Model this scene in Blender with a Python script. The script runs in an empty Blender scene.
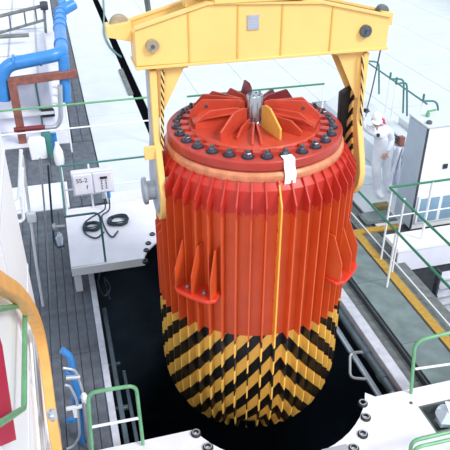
import bpy, bmesh, math, random
from mathutils import Vector, Matrix
random.seed(7)
PI = math.pi
scn = bpy.context.scene
COL = scn.collection
# ------------------------------------------------------------ camera
F_PX, PITCH, YAW, CH = 627.0, math.radians(31.6), math.radians(15.2), 5.5
cam_d = bpy.data.cameras.new('camera'); cam = bpy.data.objects.new('camera', cam_d); COL.objects.link(cam)
cam_d.sensor_width = 36; cam_d.sensor_fit = 'HORIZONTAL'; cam_d.lens = 36 * F_PX / 450
cam.location = (0, 0, CH); cam.rotation_euler = (PI/2 - PITCH, 0, -YAW)
cam_d.clip_end = 200; scn.camera = cam
# ------------------------------------------------------------ world, lights, exposure
w = bpy.data.worlds.new('world'); scn.world = w; w.use_nodes = True
w.node_tree.nodes['Background'].inputs[0].default_value = (0.80, 0.90, 1.0, 1)
w.node_tree.nodes['Background'].inputs[1].default_value = 0.85
def sun(name, direction, energy, angle, color):
    d = bpy.data.lights.new(name, 'SUN'); d.energy = energy; d.angle = math.radians(angle); d.color = color
    o = bpy.data.objects.new(name, d); COL.objects.link(o); o.location = (0, 0, 12)
    o.rotation_euler = Vector(direction).to_track_quat('-Z', 'Y').to_euler(); return o
sun('hall_light', (-0.66, 0.76, -0.95), 2.15, 14, (1.0, 0.98, 0.95))
sun('hall_light', (0.40, 0.80, -0.60), 0.9, 20, (1.0, 0.98, 0.95))
scn.view_settings.view_transform = 'Standard'; scn.view_settings.look = 'None'
scn.view_settings.gamma = 1; scn.view_settings.use_curve_mapping = False
scn.view_settings.exposure = 0.22
# ------------------------------------------------------------ helpers
FW = Vector((math.sin(YAW)*math.cos(PITCH), math.cos(YAW)*math.cos(PITCH), -math.sin(PITCH)))
RT = Vector((math.cos(YAW), -math.sin(YAW), 0)); UP = RT.cross(FW)
def ray(px, py): return FW*F_PX + RT*(px-225) + UP*(225-py)
def on_z(px, py, z=0.0):
    d = ray(px, py); return Vector((0, 0, CH)) + d*((z-CH)/d.z)
def on_y(px, py, y):
    d = ray(px, py); return Vector((0, 0, CH)) + d*(y/d.y)
def on_x(px, py, x):
    d = ray(px, py); return Vector((0, 0, CH)) + d*(x/d.x)

def mat(name, color, rough=0.5, metal=0.0, var=0.0, scale=6.0, bump=0.0, bscale=40.0, spec=0.5, trans=0.0, coat=0.0):
    m = bpy.data.materials.new(name); m.use_nodes = True; nt = m.node_tree; b = nt.nodes['Principled BSDF']
    b.inputs['Base Color'].default_value = (*color, 1); b.inputs['Roughness'].default_value = rough
    b.inputs['Metallic'].default_value = metal; b.inputs['Specular IOR Level'].default_value = spec
    b.inputs['Transmission Weight'].default_value = trans; b.inputs['Coat Weight'].default_value = coat
    tc = nt.nodes.new('ShaderNodeTexCoord')
    if var:
        n = nt.nodes.new('ShaderNodeTexNoise'); n.inputs['Scale'].default_value = scale; n.inputs['Detail'].default_value = 6
        nt.links.new(tc.outputs['Object'], n.inputs['Vector'])
        r = nt.nodes.new('ShaderNodeValToRGB'); r.color_ramp.elements[0].position = 0.3; r.color_ramp.elements[1].position = 0.7
        r.color_ramp.elements[0].color = (*[c*(1-var) for c in color], 1)
        r.color_ramp.elements[1].color = (*[min(1, c*(1+var*0.5)) for c in color], 1)
        nt.links.new(n.outputs['Fac'], r.inputs['Fac']); nt.links.new(r.outputs['Color'], b.inputs['Base Color'])
    if bump:
        n2 = nt.nodes.new('ShaderNodeTexNoise'); n2.inputs['Scale'].default_value = bscale
        nt.links.new(tc.outputs['Object'], n2.inputs['Vector'])
        bp = nt.nodes.new('ShaderNodeBump'); bp.inputs['Strength'].default_value = bump; bp.inputs['Distance'].default_value = 0.01
        nt.links.new(n2.outputs['Fac'], bp.inputs['Height']); nt.links.new(bp.outputs['Normal'], b.inputs['Normal'])
    return m
M = dict(
    bwhite=mat('bright_white', (0.90, 0.91, 0.93), 0.5, var=0.02),
    white=mat('white_paint', (0.80, 0.82, 0.86), 0.45, var=0.04, scale=3),
    floor_white=mat('pale_floor', (0.62, 0.665, 0.705), 0.5, var=0.07, scale=1.5, bump=0.05),
    lilac=mat('lilac_white', (0.70, 0.71, 0.82), 0.5, var=0.06, scale=4),
    platform=mat('platform_white', (0.80, 0.79, 0.88), 0.5, var=0.05, scale=5, bump=0.05),
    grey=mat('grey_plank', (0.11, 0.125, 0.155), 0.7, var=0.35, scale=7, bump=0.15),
    dgrey=mat('dark_grey', (0.045, 0.052, 0.065), 0.6, var=0.3, scale=9),
    walk=mat('green_grey_walk', (0.17, 0.225, 0.23), 0.6, var=0.3, scale=4, bump=0.1),
    mud=mat('dull_steel', (0.15, 0.17, 0.17), 0.6, var=0.4, scale=8),
    curb=mat('stained_curb', (0.56, 0.58, 0.66), 0.55, var=0.22, scale=8),
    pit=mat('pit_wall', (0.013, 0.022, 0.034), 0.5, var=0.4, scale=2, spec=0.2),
    pitpipe=mat('pit_steel', (0.10, 0.14, 0.17), 0.4, 0.4, var=0.3),
    black=mat('black_rubber', (0.010, 0.010, 0.013), 0.5),
    yline=mat('yellow_line', (0.46, 0.27, 0.04), 0.6, var=0.2, scale=20),
    beam=mat('beam_yellow', (0.90, 0.575, 0.19), 0.42, var=0.05, scale=3),
    beam_top=mat('beam_walk_brown', (0.38, 0.31, 0.22), 0.7, var=0.3, scale=10),
    red=mat('cask_red', (0.68, 0.045, 0.018), 0.38, var=0.12, scale=5),
    flange=mat('flange_red', (0.46, 0.045, 0.030), 0.34, var=0.15, scale=5),
    lid=mat('lid_red', (0.55, 0.062, 0.030), 0.42, var=0.18, scale=7),
    maroon=mat('maroon', (0.20, 0.025, 0.03), 0.4, var=0.2),
    ring_highlight=mat('highlight_orange', (0.74, 0.27, 0.14), 0.28, 0.25, var=0.25, scale=14),
    ribyel=mat('rib_yellow', (0.72, 0.40, 0.08), 0.45, var=0.1),
    steel=mat('steel', (0.48, 0.52, 0.57), 0.22, 0.9, var=0.08, scale=4),
    silver=mat('silver_grey', (0.50, 0.53, 0.58), 0.38, 0.5, var=0.15),
    bolt=mat('dark_bolt', (0.13, 0.155, 0.19), 0.3, 0.6, var=0.3, scale=30),
    green=mat('rail_green', (0.022, 0.19, 0.095), 0.4, var=0.12, scale=9),
    pgreen=mat('rail_pale_green', (0.14, 0.38, 0.19), 0.4, var=0.15, scale=9),
    teal=mat('rail_teal', (0.05, 0.19, 0.18), 0.4, var=0.15),
    blue=mat('pipe_blue', (0.045, 0.24, 0.62), 0.35, var=0.12, scale=6),
    brown=mat('red_brown_steel', (0.26, 0.095, 0.075), 0.6, var=0.3, scale=9),
    dred=mat('deep_red', (0.55, 0.015, 0.07), 0.45, var=0.1),
    orange=mat('arch_orange', (0.90, 0.46, 0.13), 0.42, var=0.10, scale=12),
    panel=mat('blue_grey_panel', (0.45, 0.53, 0.63), 0.5, var=0.07, scale=5),
    bpanel=mat('blue_panel', (0.22, 0.36, 0.50), 0.4, var=0.12, scale=5),
    cloth=mat('white_coverall', (0.76, 0.79, 0.88), 0.85, var=0.05, bump=0.5, bscale=18),
    skin=mat('skin', (0.50, 0.27, 0.20), 0.55),
    hair=mat('dark_hair', (0.02, 0.02, 0.03), 0.7),
    glove=mat('black_glove', (0.015, 0.015, 0.02), 0.6),
    tape=mat('white_tape', (0.92, 0.92, 0.92), 0.6),
    plate=mat('name_plate', (0.45, 0.47, 0.56), 0.4, 0.3, var=0.1),
    ink=mat('ink', (0.02, 0.02, 0.04), 0.6),
    plastic=mat('clear_blue_plastic', (0.70, 0.82, 0.95), 0.15, trans=0.2, spec=0.6),
    cable=mat('dark_cable', (0.012, 0.035, 0.05), 0.5),
    rope=mat('grey_rope', (0.16, 0.20, 0.27), 0.8),
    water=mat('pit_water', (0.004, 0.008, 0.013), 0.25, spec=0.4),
)
def ramp_mix(nt, fac, a, b):
    mx = nt.nodes.new('ShaderNodeMix'); mx.data_type = 'RGBA'
    for s, v in ((6, a), (7, b)):
        if isinstance(v, tuple): mx.inputs[s].default_value = (*v, 1)
        else: nt.links.new(v, mx.inputs[s])
    nt.links.new(fac, mx.inputs[0]); return mx.outputs[2]
def mth(nt, op, a, b=None, c=None):
    n = nt.nodes.new('ShaderNodeMath'); n.operation = op
    for i, v in enumerate((a, b, c)):
        if v is None: continue
        if isinstance(v, (int, float)): n.inputs[i].default_value = v
        else: nt.links.new(v, n.inputs[i])
    return n.outputs[0]
# paint scheme of the cask: deep red shoulder, orange-red body, black and yellow chevrons low down
def cask_paint(root, name, streak=False):
    m = bpy.data.materials.new(name); m.use_nodes = True; nt = m.node_tree; b = nt.nodes['Principled BSDF']
    tc = nt.nodes.new('ShaderNodeTexCoord'); tc.object = root
    sp = nt.nodes.new('ShaderNodeSeparateXYZ'); nt.links.new(tc.outputs['Object'], sp.inputs[0])
    X, Y, Z = sp.outputs
    th = mth(nt, 'ARCTAN2', Y, X)
    # angle from the chevron axis at -87 degrees
    d = mth(nt, 'ABSOLUTE', mth(nt, 'WRAP', mth(nt, 'SUBTRACT', th, math.radians(-87)), PI, -PI))
    v = mth(nt, 'DIVIDE', mth(nt, 'SUBTRACT', mth(nt, 'MULTIPLY_ADD', d, 1.232, Z), 1.40 + 0.18*0.5), 0.36)
    st = mth(nt, 'LESS_THAN', mth(nt, 'FRACT', mth(nt, 'ADD', v, 20.0)), 0.5)
    n = nt.nodes.new('ShaderNodeTexNoise'); n.inputs['Scale'].default_value = 6; n.inputs['Detail'].default_value = 7
    nt.links.new(tc.outputs['Object'], n.inputs['Vector'])
    n3 = nt.nodes.new('ShaderNodeTexNoise'); n3.inputs['Scale'].default_value = 25; nt.links.new(tc.outputs['Object'], n3.inputs['Vector'])
    yel = ramp_mix(nt, n.outputs['Fac'], (0.84, 0.46, 0.08), (0.98, 0.60, 0.13))
    zeb = ramp_mix(nt, st, yel, (0.006, 0.006, 0.008))
    body = ramp_mix(nt, n.outputs['Fac'], (0.53, 0.060, 0.014), (0.70, 0.105, 0.020))
    top = ramp_mix(nt, n.outputs['Fac'], (0.44, 0.022, 0.014), (0.56, 0.036, 0.018))
    edge = mth(nt, 'MULTIPLY_ADD', n3.outputs['Fac'], 0.16, 2.60)
    c1 = ramp_mix(nt, mth(nt, 'GREATER_THAN', Z, edge), body, top)
    if streak:
        wv = mth(nt, 'MULTIPLY_ADD', n3.outputs['Fac'], 0.25, 0.0)
        sfac = mth(nt, 'GREATER_THAN', mth(nt, 'SQRT', mth(nt, 'ADD', mth(nt, 'MULTIPLY', X, X), mth(nt, 'MULTIPLY', Y, Y))), mth(nt, 'SUBTRACT', 1.04, wv))
        c1 = ramp_mix(nt, sfac, c1, (0.86, 0.42, 0.06))
    c2 = ramp_mix(nt, mth(nt, 'LESS_THAN', Z, 1.275), c1, zeb)
    nt.links.new(c2, b.inputs['Base Color']); b.inputs['Roughness'].default_value = 0.42
    return m
def stripe_mat(name, period, slope, axes=('Y', 'Z')):
    m = bpy.data.materials.new(name); m.use_nodes = True; nt = m.node_tree; b = nt.nodes['Principled BSDF']
    g = nt.nodes.new('ShaderNodeNewGeometry')
    sp = nt.nodes.new('ShaderNodeSeparateXYZ'); nt.links.new(g.outputs['Position'], sp.inputs[0])
    v = mth(nt, 'DIVIDE', mth(nt, 'MULTIPLY_ADD', sp.outputs['XYZ'.index(axes[0])], slope, sp.outputs['XYZ'.index(axes[1])]), period)
    st = mth(nt, 'LESS_THAN', mth(nt, 'FRACT', mth(nt, 'ADD', v, 20.0)), 0.5)
    nt.links.new(ramp_mix(nt, st, (0.90, 0.575, 0.19), (0.012, 0.012, 0.016)), b.inputs['Base Color'])
    b.inputs['Roughness'].default_value = 0.45
    return m
M['void'] = mat('matt_black', (0.004, 0.004, 0.006), 1.0, spec=0.0)
M['olive'] = mat('olive_wood', (0.24, 0.20, 0.08), 0.7, var=0.3)
M['hatch'] = stripe_mat('arm_hatch', 0.15, 1.2)
M['hatch2'] = stripe_mat('strip_hatch', 0.09, 3.0, ('X', 'Z'))

class MB:
    def __init__(s): s.v = []; s.f = []
    def add(s, vs, fs):
        o = len(s.v); s.v += [tuple(v) for v in vs]; s.f += [tuple(i+o for i in f) for f in fs]; return s
    def box(s, x0, x1, y0, y1, z0, z1):
        return s.add([(x0,y0,z0),(x1,y0,z0),(x1,y1,z0),(x0,y1,z0),(x0,y0,z1),(x1,y0,z1),(x1,y1,z1),(x0,y1,z1)],
                     [(3,2,1,0),(4,5,6,7),(0,1,5,4),(1,2,6,5),(2,3,7,6),(3,0,4,7)])
    def bar(s, a, b, w, h, up=(0,0,1)):      # rectangular bar from a to b
        a, b = Vector(a), Vector(b); d = (b-a).normalized(); u = Vector(up)
        if abs(d.dot(u)) > .98: u = Vector((0,1,0))
        r = d.cross(u).normalized()*w/2; u = r.cross(d).normalized()*h/2
        vs = [p+q for p in (a, b) for q in (-r-u, r-u, r+u, -r+u)]
        return s.add(vs, [(0,1,2,3),(7,6,5,4),(0,4,5,1),(1,5,6,2),(2,6,7,3),(3,7,4,0)])
    def prism(s, pts, off):                  # planar polygon of 3-D points extruded by off
        n = len(pts); pts = [Vector(p) for p in pts]; off = Vector(off)
        nrm = Vector((0,0,0))
        for i in range(n): nrm += pts[i].cross(pts[(i+1) % n])
        if nrm.dot(off) > 0: pts = pts[::-1]
        return s.add(pts + [p+off for p in pts], [tuple(range(n)), tuple(range(2*n-1, n-1, -1))] +
                     [(i, i+n, (i+1) % n + n, (i+1) % n) for i in range(n)])
    def tube(s, pts, r, n=10, caps=True):
        pts = [Vector(p) for p in pts]; rs = r if isinstance(r, (list, tuple)) else [r]*len(pts)
        rings = []; prev = None
        for i, p in enumerate(pts):
            t = (pts[min(i+1, len(pts)-1)] - pts[max(i-1, 0)]).normalized()
            if prev is None:
                u = t.cross(Vector((0,0,1)));
                if u.length < .05: u = t.cross(Vector((0,1,0)))
            else: u = prev - t*prev.dot(t)
            u.normalize(); prev = u; v = t.cross(u)
            rings.append([p + (u*math.cos(2*PI*k/n) + v*math.sin(2*PI*k/n))*rs[i] for k in range(n)])
        vs = [q for R in rings for q in R]; fs = []
        for i in range(len(pts)-1):
            for k in range(n): fs.append((i*n+k, i*n+(k+1) % n, (i+1)*n+(k+1) % n, (i+1)*n+k))
        if caps: fs += [tuple(range(n-1, -1, -1)), tuple((len(pts)-1)*n+k for k in range(n))]
        return s.add(vs, fs)
    def lathe(s, prof, c=(0,0,0), axis='Z', n=48, closed=False):
        vs = []; fs = []
        for r, h in prof:
            for k in range(n):
                a = 2*PI*k/n; x, y = r*math.cos(a), r*math.sin(a)
                q = (x, y, h) if axis == 'Z' else ((h, x, y) if axis == 'X' else (y, h, x))
                vs.append((q[0]+c[0], q[1]+c[1], q[2]+c[2]))
        m = len(prof)
        for i in range(m if closed else m-1):
            j = (i+1) % m
            for k in range(n): fs.append((i*n+k, i*n+(k+1) % n, j*n+(k+1) % n, j*n+k))
        if not closed: fs += [tuple(range(n-1, -1, -1)), tuple((m-1)*n+k for k in range(n))]
        return s.add(vs, fs)
    def build(s, name, m, parent=None, bevel=0.0, smooth=True, origin=None, seg=1):
        me = bpy.data.meshes.new(name)
        org = Vector(origin) if origin is not None else (Vector((0,0,0)) if parent is None else wloc(parent))
        if parent is None and origin is None and s.v:
            xs = [v[0] for v in s.v]; ys = [v[1] for v in s.v]; zs = [v[2] for v in s.v]
            org = Vector(((min(xs)+max(xs))/2, (min(ys)+max(ys))/2, min(zs)))
        me.from_pydata([Vector(v)-org for v in s.v], [], s.f)
        bm = bmesh.new(); bm.from_mesh(me); bmesh.ops.recalc_face_normals(bm, faces=bm.faces); bm.to_mesh(me); bm.free()
        me.materials.append(M[m] if isinstance(m, str) else m)
        if smooth: me.shade_smooth(); me.set_sharp_from_angle(angle=math.radians(35))
        o = bpy.data.objects.new(name, me); COL.objects.link(o)
        if parent is not None: o.parent = parent; o.location = org - wloc(parent)
        else: o.location = org
        if bevel:
            b = o.modifiers.new('bevel', 'BEVEL'); b.width = bevel; b.segments = seg; b.limit_method = 'ANGLE'
        return o
def wloc(o):
    v = Vector((0,0,0))
    while o is not None: v += o.location; o = o.parent
    return v
def tag(o, label=None, cat=None, group=None, kind=None):
    if label: o['label'] = label
    if cat: o['category'] = cat
    if group: o['group'] = group
    if kind: o['kind'] = kind
    return o
def thing(name, loc, label, cat, group=None):
    o = bpy.data.objects.new(name, None); COL.objects.link(o); o.location = loc; o.empty_display_size = .1
    return tag(o, label, cat, group)
def share(o, parent=None, loc=(0,0,0), rot=(0,0,0)):
    c = o.copy(); COL.objects.link(c); c.parent = parent if parent is not None else o.parent
    c.location = loc; c.rotation_euler = rot; return c
def arc(pts, rad=0.06, n=5):               # round the corners of a polyline
    pts = [Vector(p) for p in pts]; out = [pts[0]]
    for i in range(1, len(pts)-1):
        a, b, c = pts[i-1], pts[i], pts[i+1]
        r = min(rad, (a-b).length*.45, (c-b).length*.45)
        p0 = b+(a-b).normalized()*r; p2 = b+(c-b).normalized()*r
        for k in range(n+1):
            t = k/n; out.append(p0*(1-t)**2 + b*2*t*(1-t) + p2*t*t)
    out.append(pts[-1]); return out
def spline(pts, n=6):
    P = [Vector(p) for p in pts]; P = [P[0]*2-P[1]] + P + [P[-1]*2-P[-2]]; out = []
    for i in range(1, len(P)-2):
        for k in range(n):
            t = k/n
            out.append(0.5*((2*P[i]) + (-P[i-1]+P[i+1])*t + (2*P[i-1]-5*P[i]+4*P[i+1]-P[i+2])*t*t + (-P[i-1]+3*P[i]-3*P[i+1]+P[i+2])*t**3))
    out.append(P[-2]); return out

# ============================================================ SETTING: floor
PX0, PX1, PY0, PY1 = 0.10, 3.36, -1.0, 9.3      # pit opening
fl = MB()
fl.box(-6, 0.02, -1.5, 12.6, -.30, -.03)         # left walk base
fl.box(-6, 20, 9.3, 36, -.30, -.031)
fl.box(3.36, 4.75, -1.5, 9.3, -.30, -.10)
fl.box(4.75, 20, 7.0, 9.3, -.30, -.031)
floor = fl.build('floor', 'dgrey', smooth=False); tag(floor, kind='structure')
def tiles(name, x0, x1, y0, y1, nx, ny, m, zt=0.0, gap=0.006, th=.03, jit=0.0015):
    dx, dy = (x1-x0)/nx, (y1-y0)/ny
    base = MB().box(-dx/2+gap, dx/2-gap, -dy/2+gap, dy/2-gap, -th, 0).build(name, m, floor, smooth=False, origin=(0,0,0))
    k = 0
    for i in range(nx):
        for j in range(ny):
            loc = Vector((x0+(i+.5)*dx, y0+(j+.5)*dy, zt+random.uniform(-jit, jit))) - wloc(floor)
            if k == 0: base.location = loc
            else: share(base, floor, loc)
            k += 1
# white hall floor, big panels; the slot at x 1.80-1.93 is left open
tiles('panel', 0.52, 1.74, 9.32, 35.6, 1, 11, 'floor_white', gap=.006)
tiles('panel', 1.95, 7.53, 9.32, 35.6, 4, 11, 'floor_white', gap=.006)
tiles('panel', 7.53, 19.9, 7.02, 35.6, 6, 10, 'floor_white', gap=.008)
tiles('panel', 4.78, 7.53, 7.9, 9.32, 2, 1, 'floor_white', gap=.006)
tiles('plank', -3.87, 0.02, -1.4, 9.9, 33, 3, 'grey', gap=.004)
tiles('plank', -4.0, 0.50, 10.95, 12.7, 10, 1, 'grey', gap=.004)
tiles('panel', -3.38, -0.12, 9.92, 10.93, 4, 1, 'lilac', gap=.006)
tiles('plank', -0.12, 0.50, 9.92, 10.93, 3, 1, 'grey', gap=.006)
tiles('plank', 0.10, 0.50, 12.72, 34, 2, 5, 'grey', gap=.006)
tiles('panel', -5.9, 0.08, 12.72, 35.6, 3, 8, 'lilac', gap=.01)
tiles('plate', 3.76, 4.27, -1.4, 9.2, 1, 8, 'walk', zt=0.0, gap=.004, th=.10)
tiles('plate', 3.51, 3.70, -1.4, 9.2, 1, 14, 'mud', zt=-0.06, gap=.004, th=.04)
tiles('plate', 4.45, 4.74, -1.4, 9.2, 1, 10, 'mud', zt=-0.03, gap=.006, th=.07)
o = MB().box(1.74, 1.95, 9.32, 35.5, -.031, -.018).build('slot_bed', 'void', floor)
tr = MB().box(3.36, 3.505, -1.4, 9.25, -.30, .035).build('trim_1', 'curb', bevel=.008); tag(tr, kind='structure')
tr = MB().box(0.02, 0.10, -1.4, 9.25, -.30, .03).build('trim_2', 'curb', bevel=.006); tag(tr, kind='structure')
tr = MB().box(3.70, 3.725, -1.4, 9.2, -.1, .012).box(3.725,3.755,-1.4,9.2,-.1,-.03).box(4.27, 4.285, -1.4, 9.2, -.1, .004).build('trim_3', 'dgrey'); tag(tr, kind='structure')
tr = MB().box(4.30, 4.43, -1.4, 7.92, -.10, .003).build('trim_4', 'yline'); tag(tr, kind='structure')
tr = MB().box(4.43, 5.15, 7.80, 7.92, -.03, .004).build('trim_5', 'yline'); tag(tr, kind='structure')
# pit walls, water
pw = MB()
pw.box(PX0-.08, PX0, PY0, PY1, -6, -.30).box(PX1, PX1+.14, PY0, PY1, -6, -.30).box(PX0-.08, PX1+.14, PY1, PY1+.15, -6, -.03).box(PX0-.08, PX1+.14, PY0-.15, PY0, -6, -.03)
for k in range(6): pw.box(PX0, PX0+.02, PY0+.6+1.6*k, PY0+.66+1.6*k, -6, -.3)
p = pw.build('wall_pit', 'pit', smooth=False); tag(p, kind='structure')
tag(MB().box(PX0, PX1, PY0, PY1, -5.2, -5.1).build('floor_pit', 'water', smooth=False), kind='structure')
# stairwell to the right, lower level
sw = MB().box(4.75, 8.5, -1.5, 7.0, -2.1, -2.0).build('floor_stairwell', 'dgrey', smooth=False); tag(sw, kind='structure')
sw = MB().box(4.75, 8.5, 6.98, 7.02, -2.0, -.03).build('wall_stairwell', 'dgrey', smooth=False); tag(sw, kind='structure')
tag(MB().box(-6, 20, 36, 36.3, -.3, 7).build('wall_back', 'white', smooth=False), kind='structure')
tag(MB().box(20, 20.3, -1.5, 36, -2, 7).build('wall_right', 'white', smooth=False), kind='structure')

# ============================================================ CASK
CX, CY, R = 1.76, 5.40, 1.015
cask = thing('transport_cask', (CX, CY, 0), 'huge red finned cask with black and yellow chevrons, hanging over the dark pit', 'cask')
PAINT = cask_paint(cask, 'cask_paint'); PAINT_S = cask_paint(cask, 'cask_paint_streak', True)
def rout(z, z1=.42, zb=-.28, rb=.62):
    if z >= z1: return R
    t = (z1-z)/(z1-zb); return rb + (R-rb)*math.sqrt(max(0, 1-t*t))
prof = [(.30, -.30), (.48, -.30)] + [(rout(z)-.095, z) for z in (-.27, -.2, -.1, 0.0, .1, .2, .3, .40)] + [(R-.095, 2.6), (R-.095, 2.91), (.85, 2.98), (.84, 3.0), (.3, 3.04)]
body = MB().lathe([(r, z) for r, z in prof], (CX, CY, 0), n=96).build('shell', PAINT, cask)
# fins
def fin_pts(ri, z0, z1, depth_top):
    P = [(ri, z0)]
    zs = [z0 + .0 + (0.42-z0)*(1-math.cos(k/7*PI/2)) for k in range(8)]
    P += [(max(rout(z), ri+.01), z) for z in zs]
    P += [(R, z1-.19), (.89, z1), (ri, z1)]
    return P
NF = 48
TH = .014
def fin_mesh(pts, m, name='fin', lab=None):
    return MB().prism([(r, -TH/2, z) for r, z in pts], (0, TH, 0))
allp = fin_pts(.52, -.28, 2.985, 0)
mb = fin_mesh(allp, PAINT); f0 = mb.build('fin', PAINT, cask, smooth=False, origin=(0,0,0)); f0.location = (0,0,0)
# shorter fins that stop under the trunnions
lowp = [(r, z) for r, z in allp if z < 1.0] + [(R, 2.12), (.93, 2.2), (.52, 2.2)]
fl0 = fin_mesh(lowp, PAINT).build('fin', PAINT, cask, smooth=False, origin=(0,0,0)); fl0.location = (0,0,0)
off = math.radians(-93.2)
used_f = used_l = False
for k in range(NF):
    a = off + 2*PI*k/NF
    side = min(abs(math.atan2(math.sin(a), math.cos(a))), abs(PI-abs(math.atan2(math.sin(a), math.cos(a)))))
    if side < math.radians(11):
        o = fl0 if not used_l else share(fl0, cask); used_l = True
    elif k == 0:
        o = fin_mesh(allp, PAINT_S).build('fin', PAINT_S, cask, smooth=False, origin=(0,0,0)); o['label'] = 'red fin with a yellow paint streak down its edge'
    else:
        o = f0 if not used_f else share(f0, cask); used_f = True
    o.location = (0,0,0); o.rotation_euler = (0, 0, a)
# top flange rings
MB().lathe([(.78,2.97),(.865,2.97),(.872,2.985),(.868,3.03),(.845,3.052),(.78,3.052)], (CX,CY,0), n=96).build('lower_ring', 'ring_highlight', cask)  # the ring's orange highlight is put into its base colour
MB().lathe([(.50,3.04),(.815,3.04),(.815,3.065),(.842,3.07),(.846,3.08),(.846,3.145),(.836,3.155),(.50,3.155)], (CX,CY,0), n=96).build('flange', 'flange', cask)
lid = MB().lathe([(.2,3.15),(.635,3.15),(.635,3.175),(.62,3.19),(.20,3.19)], (CX,CY,0), n=72).build('lid', 'lid', cask)
# castellated pads between the bolts, bolts with nut, washer, stud
NB = 28; RB = .742
pad = MB().prism([(.635,-.036,3.155),(.715,-.040,3.155),(.715,.040,3.155),(.635,.036,3.155)], (0,0,.03)).build('pad', 'flange', lid, smooth=False, origin=(0,0,0))
bolt_a = MB().lathe([(.010,.0),(.040,.0),(.040,.010),(.010,.010)], n=12)
bolt_a.lathe([(.010,.010),(.033,.010),(.033,.036),(.027,.042),(.010,.042)], n=6)
bolt_a.lathe([(.008,.042),(.017,.042),(.017,.060),(.011,.065),(.004,.065)], n=8)
b0 = bolt_a.build('bolt', 'bolt', lid, origin=(0,0,0))
pk0 = MB().lathe([(.01,.0),(.060,.0),(.060,.005),(.01,.005)], n=14).build('bolt_pocket', 'ink', lid, origin=(0,0,0))
for k in range(NB):
    a = math.radians(-90+4) + 2*PI*k/NB
    loc = (RB*math.cos(a), RB*math.sin(a), 3.158)
    o = b0 if k == 0 else share(b0, lid); o.location = loc; o.rotation_euler = (0,0,a)
    q = pk0 if k == 0 else share(pk0, lid); q.location = (loc[0], loc[1], 3.155)
    o = pad if k == 0 else share(pad, lid); o.location = (0,0,0); o.rotation_euler = (0,0,a+PI/NB)
# hub
MB().lathe([(.02,3.19),(.10,3.19),(.10,3.20),(.080,3.205),(.080,3.445),(.074,3.455),(.02,3.455)], (CX,CY,0), n=32).build('hub', 'steel', lid)
hc = MB().lathe([(.004,0),(.009,0),(.009,.008),(.004,.009)], n=8).build('hub_screw', 'bolt', lid, origin=(0,0,0))
for k in range(6):
    a = 2*PI*k/6; o = hc if k == 0 else share(hc, lid); o.location = (.05*math.cos(a), .05*math.sin(a), 3.453)
# radial lid plates
def plate_mesh(r0, r1, h, cut, th=.022):
    P = [(r0,3.185),(r1,3.185),(r1,3.185+h*.45),(r1-cut,3.185+h),(r0+.06,3.185+h),(r0,3.185+h*.9)]
    return MB().prism([(r,-th/2,z) for r,z in P], (0,th,0))
base_az = math.degrees(-YAW)     # camera-right as azimuth
plates = [(180,.62,.26,.12,'lid'),(200,.60,.20,.15,'lid'),(236,.58,.24,.2,'lid'),(250,.50,.11,.12,'lid'),(266,.58,.07,.1,'lid'),(274,.58,.07,.1,'lid'),
          (296,.50,.28,.2,'ribyel'),(318,.56,.15,.12,'lid'),(334,.60,.20,.15,'lid'),(354,.62,.27,.14,'lid'),(14,.6,.24,.12,'lid'),(40,.52,.27,.1,'maroon'),(62,.5,.24,.1,'maroon'),
          (112,.34,.40,.1,'maroon'),(125,.5,.26,.1,'lid'),(145,.6,.24,.1,'lid'),(163,.62,.26,.1,'lid')]
for az, r1, h, cut, m in plates:
    o = plate_mesh(.15 if 195 < az < 345 else .09, r1, h*.84, cut).build('lid_plate', m, lid, smooth=False, origin=(0,0,0), bevel=.004)
    o.location = (0,0,0); o.rotation_euler = (0,0,math.radians(az+base_az))
    if m == 'ribyel': o['label'] = 'yellow radial plate'
    if az in (180, 354):
        s = MB().lathe([(.004,-.018),(.017,-.018),(.017,.018),(.004,.018)], axis='Y', n=10).build('plate_pin', 'bolt', lid, origin=(0,0,0))
        a = math.radians(az+base_az); s.location = (.46*math.cos(a), .46*math.sin(a), 3.34); s.rotation_euler = (0,0,a)
# low cross plates that lie over the ribs, left and right
for az in (190, 344):
    a = math.radians(az+base_az)
    o = MB().prism([(.16,-.10,3.31),(.50,-.13,3.29),(.60,-.11,3.22),(.60,.10,3.22),(.50,.13,3.29),(.16,.10,3.31)], (0,0,.016)).build('lid_cover_plate', 'lid', lid, smooth=False, origin=(0,0,0), bevel=.004)
    o.location = (0,0,0); o.rotation_euler = (0,0,a)
# flat white tape hanging over the rim
ta = math.radians(-86.5)
def rp(r, a, z): return (CX+r*math.cos(a), CY+r*math.sin(a), z)
tp = MB()
path = [(.77,3.17),(.83,3.162),(.853,3.155),(.857,3.10),(.880,3.03),(.888,2.95)]
vs = []
for i, (r, z) in enumerate(path):
    wdt = .052; sh = .006*math.sin(i*2)
    for rr in (r, r+.004): vs += [rp(rr, ta-wdt/r+sh, z+.002), rp(rr, ta+wdt/r+sh, z+.002)]
fs = []
for i in range(len(path)-1):
    a = i*4; b = a+4
    fs += [(a, a+1, b+1, b), (a+2, b+2, b+3, a+3), (a, b, b+2, a+2), (a+1, a+3, b+3, b+1)]
fs += [(0,2,3,1), (len(vs)-4, len(vs)-3, len(vs)-1, len(vs)-2)]
tp.add(vs, fs); tp.build('paper_tag', 'tape', cask)
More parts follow.
